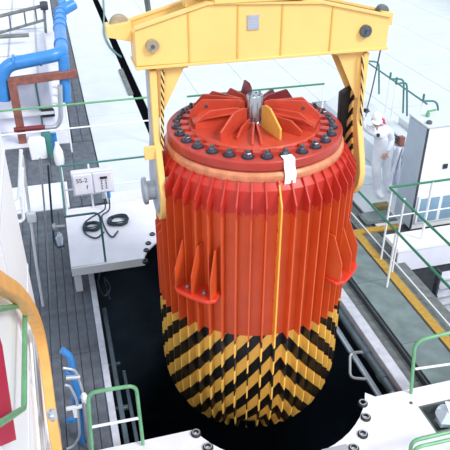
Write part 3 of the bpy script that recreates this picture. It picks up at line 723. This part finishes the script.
# ============================================================ LEFT REAR
def xrail(name, x0, x1, y, label, posts, ztop=1.05, lower=.52, topm='pgreen'):
    t = thing(name, (x0, y, 0), label, 'railing')
    rod('top_rail', [(x0, y, ztop), (x1, y, ztop)], .02, topm, t); rod('mid_rail', [(x0, y, lower), (x1, y, lower)], .016, 'white', t)
    for x in posts: rod('post', [(x, y, 0), (x, y, ztop)], .018, 'white', t)
    return t
yq = on_z(72, 152, 0)
xrail('cross_railing', -1.35, 1.75, yq.y, 'green topped railing crossing the hall behind the control box, left of the lifting arm', (yq.x, -1.3, 1.72), ztop=1.02)
q = on_z(187, 99, 1.0)
xrail('cross_railing', q.x, q.x+3.0, q.y, 'thin green railing peeping out just behind the red cask lid', (q.x, q.x+1.5, q.x+3.0), topm='green')
# white tank housing
tk = thing('tank_housing', (-1.2, 13.6, 0), 'large lilac white tank housing at the upper left below the blue pipe', 'tank')
YT = 13.6
top_l = on_y(22, 80, YT)
zt_ = on_y(50, 79, YT).z
xr_ = on_y(53, 110, YT).x
MB().box(-4.5, xr_, YT, 24, 0, zt_).build('body', 'lilac', tk, bevel=.02)
for k in range(2): MB().box(on_y(36+0*k,90,YT).x - 1.3*k, on_y(36,90,YT).x+.035-1.3*k, YT-.03, YT, 0.05, zt_).build('seam_strip', 'teal', tk, smooth=False)
for yk in (15.5, 18, 20.5): MB().box(-4.5, xr_, yk, yk+.03, zt_, zt_+.02).build('top_seam', 'silver', tk, smooth=False)
for x in (-1.1, -.45): MB().box(x, x+.03, YT, 24, zt_, zt_+.02).build('top_seam', 'silver', tk, smooth=False)
q = on_y(42, 118, YT-.12); MB().box(q.x, q.x+.28, YT-.12, YT, q.z, q.z+.17).build('dark_hatch', 'black', tk, bevel=.01)
MB().box(-2.2, xr_+.02, YT-.16, YT, .40, .46).build('ledge', 'white', tk, smooth=False)
# ladder guard on the tank
lg = thing('tank_railing', (-1.5, 14.5, zt_), 'grey blue two bar guard frame on top of the tank housing, top left corner', 'railing')
ya = 17.5
pA, pB, pC, pD = on_y(-4,17,ya), on_y(42,6,ya), on_y(-4,34,ya), on_y(44,20,ya)
rod('upper_bar', [pA, pB], .045, 'mud', lg); rod('lower_bar', [pC, pD], .035, 'mud', lg)
for px in (9, 24, 35): rod('upright', [on_y(px, 14-.24*(px-9), ya), on_y(px+2, 30-.3*(px-9), ya)], .022, 'mud', lg)
rod('foot_post', [on_y(44,6,ya), Vector((on_y(44,20,ya).x, ya, zt_))], .035, 'mud', lg)
MB().lathe([(.02,0),(.10,0),(.12,.1),(.10,.2),(.02,.2)], on_y(40,6,ya-.1), axis='X', n=14).build('valve', 'dgrey', lg)
o = MB().tube([on_y(-4,37,16.5), on_y(29,35,16.5)], .05, 8).build('grey_bar', 'mud'); tag(o, 'short grey blue bar lying on the tank housing top', 'bar')
# blue pipe
bp = thing('blue_pipe', (.2, 13.2, 0), 'thick bright blue segmented pipe bending over the tank housing at upper left', 'pipe')
Yp = 13.1
e = on_y(62, 54, Yp); zc_ = e.z; rp_ = .135
far = [on_z(62, 40, zc_), on_z(60, 12, zc_), on_z(67, 3, zc_)]
pts = [on_y(4, 100, Yp), on_y(2, 66, Yp), e, Vector((far[0].x, far[0].y+1, zc_)), Vector((far[1].x, far[1].y, zc_)), on_y(74, 4, far[1].y+.2)]
MB().tube(arc(pts, .28, 6), rp_, 18).build('main_run', 'blue', bp)
n0 = Vector((far[0].x, far[0].y+1, zc_)); n1 = Vector((far[1].x, far[1].y, zc_))
for k in range(5):
    c = e.lerp(n0, .35) if k == 0 else n0.lerp(n1, (k-1)/3.2)
    dd = (n1-e).normalized()
    MB().tube([c-dd*.04, c+dd*.04], rp_*1.16, 20).build('pipe_flange', 'blue', bp)
for px in (14, 40):
    c = on_y(px, 63-.2*px*.5, Yp); MB().tube([c-Vector((.02,0,0)), c+Vector((.02,0,0))], rp_*1.05, 18).build('pipe_collar', 'blue', bp)
MB().tube([e+Vector((.02,0,-.02)), on_y(66, 101, Yp)], .11, 16).build('down_run', 'blue', bp)
MB().tube([on_y(60,4,21), on_y(66,1,21)], .2, 14).build('far_end', 'blue', bp)
# brown frame
bf = thing('brown_frame', (-.5, 13, 0), 'red brown steel portal frame carrying the blue pipe', 'frame')
MB().bar(on_y(8, 82, 13.0), on_y(77, 73, 13.0), .14, .16).build('cross_beam', 'brown', bf, bevel=.01)
lgx = on_y(12, 82, 13.0)
MB().box(lgx.x-.08, lgx.x+.08, 12.92, 13.08, 0, lgx.z).build('leg', 'brown', bf, bevel=.01)
for k in range(4):
    q = on_y(56, 80+8*k, 13.05); MB().box(q.x-.07, q.x+.05, 12.9, 13.05, q.z-.04, q.z+.03).build('bracket', 'white', bf, smooth=False)
# grey elbow pipe and maroon pipe
o = MB().tube(arc([on_y(60,85,12.9), on_y(61,118,12.9), on_y(57,127,12.9), on_y(42,128,12.9)], .2), .05, 12).build('grey_elbow_pipe', 'silver'); tag(o, 'grey elbow pipe bending at the end of the maroon pipe', 'pipe')
o = MB().tube([on_y(14,130,12.9), on_y(45,127,12.9)], .055, 12).build('maroon_pipe', 'maroon'); tag(o, 'short maroon pipe in front of the tank housing', 'pipe')
# small pump items near (40,150)
pm = thing('small_pump', (-.7, 12.0, 0), 'small teal pump with white box cover on the grey floor at left', 'pump')
q = on_z(39, 158, 0)
MB().box(q.x-.15, q.x+.17, q.y-.1, q.y+.15, 0.0, .42).build('cover', 'white', pm, bevel=.02)
q2 = on_z(49, 154, 0)
MB().lathe([(.02,0),(.1,0),(.1,.45),(.08,.5),(.02,.5)], (q2.x, q2.y, 0), n=16).build('motor', 'teal', pm)
MB().box(q2.x-.06, q2.x+.2, q2.y+.08, q2.y+.16, 0, .4).build('bracket', 'blue', pm, bevel=.01)
q3 = on_z(60, 164, 0)
bt = MB().lathe([(.02,0),(.085,0),(.10,.1),(.09,.28),(.04,.42),(.035,.47),(.01,.48)], (q3.x, q3.y, 0), n=16).build('white_bottle', 'white'); tag(bt, 'white bottle shaped canister standing on grey floor beside the small pump', 'canister')
# cable beside the slot, long teal hanging cable + grey bar
o = MB().tube(spline([on_z(x, y, .03) for x, y in ((103,-6),(104,14),(104,32),(109,45),(116,53),(121,57))]), .03, 6).build('floor_cable', 'teal'); tag(o, 'thin dark teal cable curving on the floor beside the black slot', 'cable')
q = on_z(126, 83, 0); o = MB().box(q.x-.06, q.x+.06, q.y-1.0, q.y+1.1, 0, .05).build('grey_strip', 'mud', bevel=.01); tag(o, 'short grey strip lying on the white floor near the black slot', 'strip')
q = on_z(147, 4, 0); o = MB().tube([on_y(146,-6,9), on_y(149,14,9)], .04, 8).build('hanging_rod', 'mud'); tag(o, 'dark grey rod hanging down behind the left shoulder of the yellow beam', 'rod')
sb = MB().box(-.0+.52, 1.75, 9.35, 9.75, 0, .28).build('low_white_step', 'platform', bevel=.01); tag(sb, 'low pale step box behind the rear platform railing', 'step')

# ============================================================ LEFT FOREGROUND
XW = -.51
wc = thing('white_enclosure', (-1.4, 3.4, 0), 'big bright white enclosure filling the left edge of the picture', 'enclosure')
MB().box(-2.4, XW, .9, 4.97, 0, 4.4).build('body', 'bwhite', wc, smooth=False)
MB().box(-2.42, XW+.02, .88, 4.99, 4.4, 4.44).build('rim', 'white', wc, bevel=.01)
for zk in (3.35, 2.2, 1.2): MB().box(XW, XW+.008, .9, 4.97, zk, zk+.02).build('panel_joint', 'lilac', wc, smooth=False)
for yk in (2.2, 3.6): MB().box(XW, XW+.008, yk, yk+.02, .1, 4.4).build('panel_joint', 'lilac', wc, smooth=False)
for i, (py0, x1_, py1) in enumerate(((200, 19, 150), (210, 23, 168), (222, 24, 180))):
    o = MB().tube(arc([on_y(-8, py0+2, 5.1), on_y(x1_, py0-1, 5.1), on_y(x1_+2-3*i, py1, 5.1)], .05), .016, 8).build('white_conduit', 'white')
    tag(o, ['uppermost', 'middle', 'lowest'][i] + ' of the three white conduits bending up at the edge of the white enclosure', 'conduit', 'white conduits')
# tall thin white poles beside it
pp = MB().tube([on_z(43, 306, 0), on_y(36, 262, on_z(43,306,0).y), on_y(22, 155, on_z(43,306,0).y)], .018, 8).build('white_pole', 'white'); _y = on_z(43,306,0).y; q = on_y(31, 216, _y); MB().box(q.x-.05, q.x+.06, _y-.06, _y+.03, q.z-.07, q.z+.06).build('bracket', 'white', pp, bevel=.01)
tag(pp, 'thin white leaning pole rising from the grey planks next to the white enclosure', 'pole')
pp = MB().tube([on_z(51, 305, 0), on_y(45, 215, on_z(51,305,0).y), on_y(40, 158, on_z(51,305,0).y)], .012, 8).build('white_pole', 'silver'); tag(pp, 'thin grey leaning pole between the white pole and the rear platform', 'pole')
pts = spline([on_y(48,165,7.6), on_y(51,205,7.6), on_y(54,238,7.6), on_y(58,247,7.5), on_y(64,246,7.4)])
o = MB().tube(pts, .014, 7).build('hanging_cable', 'cable'); tag(o, 'dark cable hanging at the left side of the rear platform', 'cable')
vb = thing('valve_stub', (-.25, 7.6, .5), 'small silver valve stub sticking out left of the rear platform', 'valve')
MB().tube([on_y(53,227,7.55), on_y(65,226,7.55)], .02, 10).build('stem', 'silver', vb); MB().lathe([(.01,-.02),(.05,-.02),(.05,.02),(.01,.02)], on_y(54,227,7.55), axis='X', n=12).build('wheel', 'silver', vb)
blob(on_y(60,240,7.5), .05, .05, .12, 'plastic', 'tied_bag', seed=9); tag(bpy.data.objects['tied_bag'], 'small clear plastic bag hanging at the left corner of the rear platform', 'bag')
# orange arch (a flat bar bent into a hoop), between camera and enclosure
XO = -.40
ctr = spline([on_x(-12,276,XO), on_x(2,284,XO), on_x(18,294,XO), on_x(32,312,XO), on_x(41,336,XO), on_x(47,370,XO), on_x(52,410,XO), on_x(58,450,XO), on_x(64,490,XO)], 5)
mbo = MB(); vs = []
for i, p in enumerate(ctr):
    t = (ctr[min(i+1, len(ctr)-1)]-ctr[max(i-1, 0)]); t.x = 0; t.normalize(); nn = Vector((0, -t.z, t.y))
    for dx, s in ((-.045,-1),(.03,-1),(.03,1),(-.045,1)):
        vs.append(Vector((XO+dx, 0, 0)) + Vector((0, p.y, p.z)) + nn*s*.045)
fs = []
for i in range(len(ctr)-1):
    for k in range(4): fs.append((i*4+k, i*4+(k+1) % 4, i*4+4+(k+1) % 4, i*4+4+k))
fs += [(3,2,1,0), tuple(len(vs)-4+k for k in range(4))]
oa = mbo.add(vs, fs).build('orange_arch', 'orange', bevel=.006); tag(oa, 'broad orange curved steel arch in the lower left foreground', 'arch')
for i, (pa_, pb_, rr_) in enumerate((((34,322),(46,462),.012), ((29,318),(40,462),.008), ((40,352),(50,462),.010))):
    o = MB().tube([on_x(*pa_, -.482), on_x(*pb_, -.482)], rr_, 8).build('thin_conduit', 'bwhite' if i else 'silver')
    tag(o, ['thickest grey', 'thin left white', 'thin right white'][i] + ' conduit running down the white enclosure beside the orange arch', 'conduit', 'thin conduits beside the orange arch')
# pale green rail inside the arch
gp = arc([on_x(-14,311,-.44), on_x(25,305,-.44), on_x(24,408,-.44), on_x(-14,432,-.44)], .05)
o = MB().tube(gp, .017, 10).build('green_grab_rail', 'pgreen'); tag(o, 'pale green square cornered grab rail inside the orange arch', 'railing')
# red strip
rs = [on_x(-14,300,-.488), on_x(0,346,-.488), on_x(14,440,-.488), on_x(-14,452,-.488)]
o = MB().prism(rs, (.012,0,0)).build('red_strip', 'dred'); tag(o, 'deep red banner strip on the white enclosure in the bottom left corner', 'strip')
# blue and silver pipework right of the arch
pj = thing('blue_pipe_stand', (-.2, 4.6, 0), 'blue pipe stand behind silver hoops on the grey planks beside the orange arch', 'pipe stand')
ys = 4.75
MB().tube(arc([on_y(62,350,ys), on_y(70,356,ys), on_y(78,395,ys), on_y(84,470,ys)], .06), .035, 12).build('riser', 'blue', pj)
MB().tube(arc([on_y(65,373,ys), on_y(72,374,ys), on_y(76,420,ys)], .06), .025, 12).build('branch', 'blue', pj)
MB().bar(on_y(66,421,ys), on_y(80,418,ys), .05, .05).build('cross_piece', 'blue', pj, bevel=.006)
sp_ = thing('silver_hoop', (-.2, 4.5, 0), 'curved silver tube hoops with white clamps right of the orange arch', 'tube frame')
ys = 4.62
MB().tube(arc([on_y(63,368,ys), on_y(76,370,ys), on_y(84,395,ys), on_y(92,480,ys)], .08), .014, 10).build('outer_hoop', 'silver', sp_)
MB().tube(arc([on_y(65,385,ys), on_y(70,386,ys), on_y(77,400,ys), on_y(80,436,ys), on_y(74,446,ys), on_y(67,449,ys)], .07), .014, 10).build('inner_hoop', 'silver', sp_)
MB().tube([on_y(66,378,ys), on_y(80,377,ys)], .026, 12).build('cross_tube', 'silver', sp_)
MB().bar(on_y(66,409,ys), on_y(82,406,ys), .035, .035).build('clamp', 'white', sp_, bevel=.005)
MB().bar(on_y(74,407,ys), on_y(76,417,ys), .04, .03).build('clamp', 'white', sp_, bevel=.005)
MB().tube([on_y(84,400,4.7), on_y(94,460,4.7)], .03, 12).build('upright', 'silver', sp_)
blob(on_y(84,398,4.6), .03, .03, .07, 'tape', 'tape_wrap', sp_, seed=5); blob(on_y(52,415,on_x(50,415,XO).y), .035, .03, .06, 'silver', 'knob', sp_, seed=6)

# ============================================================ PIT DETAILS
o = MB().box(.14, .20, -.5, 7.2, -.26, -.18).build('pit_rail', 'pitpipe', bevel=.006); tag(o, 'grey steel rail along the left side inside the pit', 'rail')
o = MB().box(.27, .32, -.5, 6.2, -.55, -.48).build('pit_rail', 'pitpipe', bevel=.006); tag(o, 'lower dark steel rail deeper inside the left side of the pit', 'rail')
for k in range(3):
    y = 4.6+.75*k
    o = MB().box(.10, .26, y, y+.05, -.31, -.27).build('rail_clip', 'pitpipe', bevel=.004)
    tag(o, ['nearest', 'middle', 'farthest'][k]+' small steel clip holding the left pit rail', 'clip', 'pit rail clips')
hz = spline([on_z(100,272,-.2), on_z(98,284,-.25), on_z(104,296,-.3), on_z(110,288,-.3), on_z(104,278,-.25), on_z(110,300,-.35)])
o = MB().tube(hz, .014, 6).build('tangled_hose', 'pitpipe'); tag(o, 'tangled dark hose hanging under the front edge of the rear platform', 'hose')
o = MB().tube([(3.285,2.0,-.06),(3.285,8.6,-.06)], .045, 12).build('pit_pipe', 'pitpipe'); tag(o, 'thick dark pipe along the right wall of the pit', 'pipe')
o = MB().box(3.15, 3.21, 2.5, 7.4, -.20, -.16).build('pale_pit_strip', 'panel', smooth=False); tag(o, 'pale blue strip below the dark pipe on the right pit wall', 'strip')
ph = thing('clamped_handle', (3.1, 5.3, -.2), 'curved steel handle clamped to the pit pipe right of the cask', 'handle')
hp = [on_z(362,352,-.02), on_z(350,353,-.1), on_z(350,378,-.2), on_z(366,379,-.15)]
MB().tube(arc(hp, .08), .018, 10).build('handle_bar', 'silver', ph)
for px, py in ((361,352),(366,379)):
    q = on_z(px, py, -.04); MB().lathe([(.02,-.05),(.06,-.05),(.06,.05),(.02,.05)], (3.285, q.y, -.06), axis='Y', n=14).build('clamp', 'pitpipe', ph)
q = on_z(378,398,.0); blob((3.24,4.44,-.02), .07,.09,.05, 'silver', 'foil_scrap', seed=8); tag(bpy.data.objects['foil_scrap'], 'silvery crumpled foil scrap on the pit pipe at the front platform edge', 'foil')

# ============================================================ WORKER
YP = 8.9
def J(px, py, y=YP): return on_y(px, py, y)
wk = thing('person', (5.25, YP, 0), 'person in white coverall and white cap looking down, holding a rope by the yellow arm', 'person')
def skin(name, nodes, edges, m, parent, sub=2, root=0):
    me = bpy.data.meshes.new(name); org = wloc(parent)
    me.from_pydata([Vector(n[0])-org for n in nodes], edges, []); me.materials.append(M[m])
    o = bpy.data.objects.new(name, me); COL.objects.link(o); o.parent = parent
    s = o.modifiers.new('skin', 'SKIN'); s.use_smooth_shade = True
    for i, n in enumerate(nodes):
        r = n[1]; me.skin_vertices[0].data[i].radius = r if isinstance(r, tuple) else (r, r)
        me.skin_vertices[0].data[i].use_root = (i == root)
    u = o.modifiers.new('sub', 'SUBSURF'); u.levels = sub; u.render_levels = sub
    return o
def add_skin_layer(name, nodes, edges, m, parent, sub=2, root=0):
    # mesh data must carry a skin layer before the radii are set
    me = bpy.data.meshes.new(name); org = wloc(parent)
    bm = bmesh.new(); lay = bm.verts.layers.skin.verify()
    vv = [bm.verts.new(Vector(n[0])-org) for n in nodes]
    for i, v in enumerate(vv):
        r = nodes[i][1]; v[lay].radius = r if isinstance(r, tuple) else (r, r); v[lay].use_root = (i == root)
    for a, b in edges: bm.edges.new((vv[a], vv[b]))
    bm.to_mesh(me); bm.free(); me.materials.append(M[m])
    o = bpy.data.objects.new(name, me); COL.objects.link(o); o.parent = parent
    s = o.modifiers.new('skin', 'SKIN'); s.use_smooth_shade = True
    u = o.modifiers.new('sub', 'SUBSURF'); u.levels = sub; u.render_levels = sub
    return o
pel = J(381,156); 
rh = J(365, 113.5, YP-.12); lh = J(386, 152.5, YP-.16)
nodes = [(pel, (.155,.12)), (J(381,145), (.15,.115)), (J(381,135), (.165,.12)), (J(379.5,128.5), (.13,.09)), (J(378,125), .06),
         (J(369.5,130.5), .075), (J(363.5,126,YP+.02), .055), (J(361.5,120,YP-.03), .048), (J(364.3,115.2,YP-.1), .035),      # right arm raised
         (J(389.8,131), .072), (J(392,140.5,YP+.02), .056), (J(390,148.3,YP-.08), .046), (J(387.6,151.4,YP-.15), .036),       # left arm
         (J(377,158), .10), (J(376,170,YP-.05), .085), (J(377,182,YP-.02), .068), (J(378,190,YP), .058),       # right leg
         (J(386,158), .10), (J(386.5,170,YP+.06), .085), (J(387,181,YP+.10), .068), (J(387.5,188.5,YP+.12), .058)]
edges = [(0,1),(1,2),(2,3),(3,4),(3,5),(5,6),(6,7),(7,8),(3,9),(9,10),(10,11),(11,12),(0,13),(13,14),(14,15),(15,16),(0,17),(17,18),(18,19),(19,20)]
add_skin_layer('coverall', nodes, edges, 'cloth', wk)
# head: a shaped egg, nose, eyes, ears, mouth; tipped forward
hc_ = J(376.5, 119.5, YP-.03)
FD = Vector((-.35, -.94, 0)).normalized()                # he faces the camera, a little to the left
tilt = Matrix.Rotation(math.radians(28), 4, FD.cross(Vector((0,0,1))).normalized())
zrot = Matrix.Rotation(math.atan2(FD.y, FD.x)+PI/2, 4, 'Z')
pitch_m = Matrix.Rotation(math.radians(26), 4, 'X')
def head_pt(x, y, z): return hc_ + (zrot @ pitch_m @ Vector((x, y, z)))    # local: -Y is the face
vs = []; fs = []; n, k = 20, 14
for i in range(k+1):
    ph = PI*i/k; zz = math.cos(ph)*.118; rr = math.sin(ph)
    for j in range(n):
        t = 2*PI*j/n; x = .075*rr*math.sin(t); y = -.092*rr*math.cos(t)
        if zz < 0: x *= 1-.9*(-zz/.118)**2*.35; y = y*(1-.15*(-zz/.118)) - .008
        if abs(t) < .001 or abs(t-2*PI) < .001:
            if -.045 < zz < .012: y -= .016*(1-abs(zz+.02)/.035)
        vs.append(head_pt(x, y, zz))
for i in range(k):
    for j in range(n): fs.append((i*n+j, i*n+(j+1) % n, (i+1)*n+(j+1) % n, (i+1)*n+j))
head = MB().add(vs, fs).build('head', 'skin', wk)
def lump(c, r, m, name, par, sc=(1,1,1)):
    vs = []; fs = []; n, k = 10, 6
    for i in range(k+1):
        ph = PI*i/k
        for j in range(n):
            t = 2*PI*j/n; vs.append(head_pt(c[0]+r*sc[0]*math.sin(ph)*math.cos(t), c[1]+r*sc[1]*math.sin(ph)*math.sin(t), c[2]+r*sc[2]*math.cos(ph)))
    for i in range(k):
        for j in range(n): fs.append((i*n+j, i*n+(j+1) % n, (i+1)*n+(j+1) % n, (i+1)*n+j))
    return MB().add(vs, fs).build(name, m, par)
lump((0,-.100,-.022), .014, 'skin', 'nose', head, (.9,1.1,1.4))
for s in (-1, 1):
    lump((s*.030,-.083,.008), .011, 'tape', 'eye', head, (1.2,.6,.7)); lump((s*.030,-.0895,.007), .0055, 'ink', 'pupil', head)
    lump((s*.030,-.086,.026), .014, 'hair', 'eyebrow', head, (1.3,.4,.3)); lump((s*.077,0,-.005), .022, 'skin', 'ear', head, (.4,.8,1.2))
lump((0,-.086,-.058), .018, 'maroon', 'mouth', head, (1.3,.5,.35))
# hair, cap with brim
lump((0,.012,.012), .10, 'hair', 'hair', head, (.82,.95,1.0))
cap = lump((0,.006,.058), .096, 'white', 'cap', wk, (.92,1.06,.78))
vs = []
for i in range(11):
    a = PI*i/10; x = .088*math.cos(a); y0 = -.055; 
    vs += [head_pt(x, -.05-.03*math.sin(a), .050), head_pt(x*1.0, -.06-.10*math.sin(a), .040), head_pt(x, -.05-.03*math.sin(a), .058), head_pt(x*1.0, -.06-.10*math.sin(a), .048)]
fs = []
for i in range(10):
    a = i*4; b = a+4
    fs += [(a,b,b+1,a+1),(a+2,a+3,b+3,b+2),(a+1,b+1,b+3,a+3),(a,a+2,b+2,b)]
MB().add(vs, fs).build('cap_brim', 'white', cap)
# red collar at the side of the neck
q = J(383.5, 121.5, YP+.0)
co = MB().add([Vector(J(381.5,117,YP-.04)), Vector(J(384.5,119,YP-.03)), Vector(J(386,124.5,YP-.10)), Vector(J(383,124,YP-.13)),
               Vector(J(381.5,117,YP-.01)), Vector(J(384.5,119,YP+.0)), Vector(J(386,124.5,YP-.07)), Vector(J(383,124,YP-.10))],
    [(0,1,2,3),(7,6,5,4),(0,4,5,1),(1,5,6,2),(2,6,7,3),(3,7,4,0)]).build('red_collar', 'dred', wk)
MB().prism([J(375,125,YP-.125), J(379.5,124.5,YP-.125), J(377.3,131,YP-.135)], (0,.02,0)).build('neck_opening', 'skin', wk, smooth=False)
q = J(378.5,135.5,YP-.15); MB().box(q.x-.022, q.x+.022, q.y-.012, q.y+.03, q.z-.028, q.z+.028).build('badge', 'ink', wk, bevel=.004)
# hands: palm + five fingers each
def hand(c, along, palmn, m, name, curl, side):
    c = Vector(c); a = Vector(along).normalized(); pn = Vector(palmn); pn = (pn - a*pn.dot(a)).normalized(); b = a.cross(pn)*side
    nodes = [(c, (.026,.018)), (c+a*.04, (.038,.018)), (c+a*.075, (.04,.016))]; edges = [(0,1),(1,2)]
    for k, L in enumerate((.062,.074,.070,.055)):
        o0 = c+a*.085+b*(.030-.02*k); i = len(nodes); pr = o0; ang = 0; nodes.append((o0, .0095)); edges.append((2, i))
        for q_ in range(3):
            ang += curl; pr = pr + (a*math.cos(ang)+pn*math.sin(ang))*L/3*1.1; nodes.append((pr, .009-.0008*q_)); edges.append((i+q_, i+q_+1))
    t0 = c+a*.03+b*.036; i = len(nodes)
    nodes += [(t0, .012), (t0+(a*.6+b*.6+pn*.2).normalized()*.032, .011), (t0+(a*.9+b*.35+pn*.5).normalized()*.06, .009)]
    edges += [(0, i), (i, i+1), (i+1, i+2)]
    return add_skin_layer(name, nodes, edges, m, wk, sub=1)
hand(rh, (.0,-.2,1), (-.3,-.9,0), 'glove', 'gloved_hand', .75, 1)
hand(lh, (-.5,-.3,-.8), (-.2,-.9,.3), 'skin', 'hand', .45, -1)
# boots
def boot(c, d):
    c = Vector(c); d = Vector(d).normalized(); s = d.cross(Vector((0,0,1)))
    n_ = [((c.x,c.y,.20), .058), ((c.x,c.y,.08), .058), (Vector((c.x,c.y,.055))+d*.09, (.052,.045)), (Vector((c.x,c.y,.045))+d*.18, (.048,.036)), (Vector((c.x,c.y,.05))-d*.045, (.045,.042))]
    add_skin_layer('boot', n_, [(0,1),(1,2),(2,3),(1,4)], 'white', wk, sub=2)
f1 = J(378,190,YP); f2 = J(387.5,188.5,YP+.12)
boot((f1.x, f1.y, 0), (.1,-1,0)); boot((f2.x, f2.y, 0), (.4,-1,0))
# rope from the right end lug to the gloved hand
a = Vector((3.08, BY1-.08, 4.04)); b = rh + Vector((0,-.04,.08))
pts = [a.lerp(b, t/14) - Vector((0,0,.12*math.sin(PI*t/14))) for t in range(15)] + [b+Vector((0,.0,-.12))]
o = MB().tube(pts, .009, 6).build('tag_rope', 'rope'); tag(o, 'grey tag rope running from the right end of the yellow beam to the worker', 'rope')
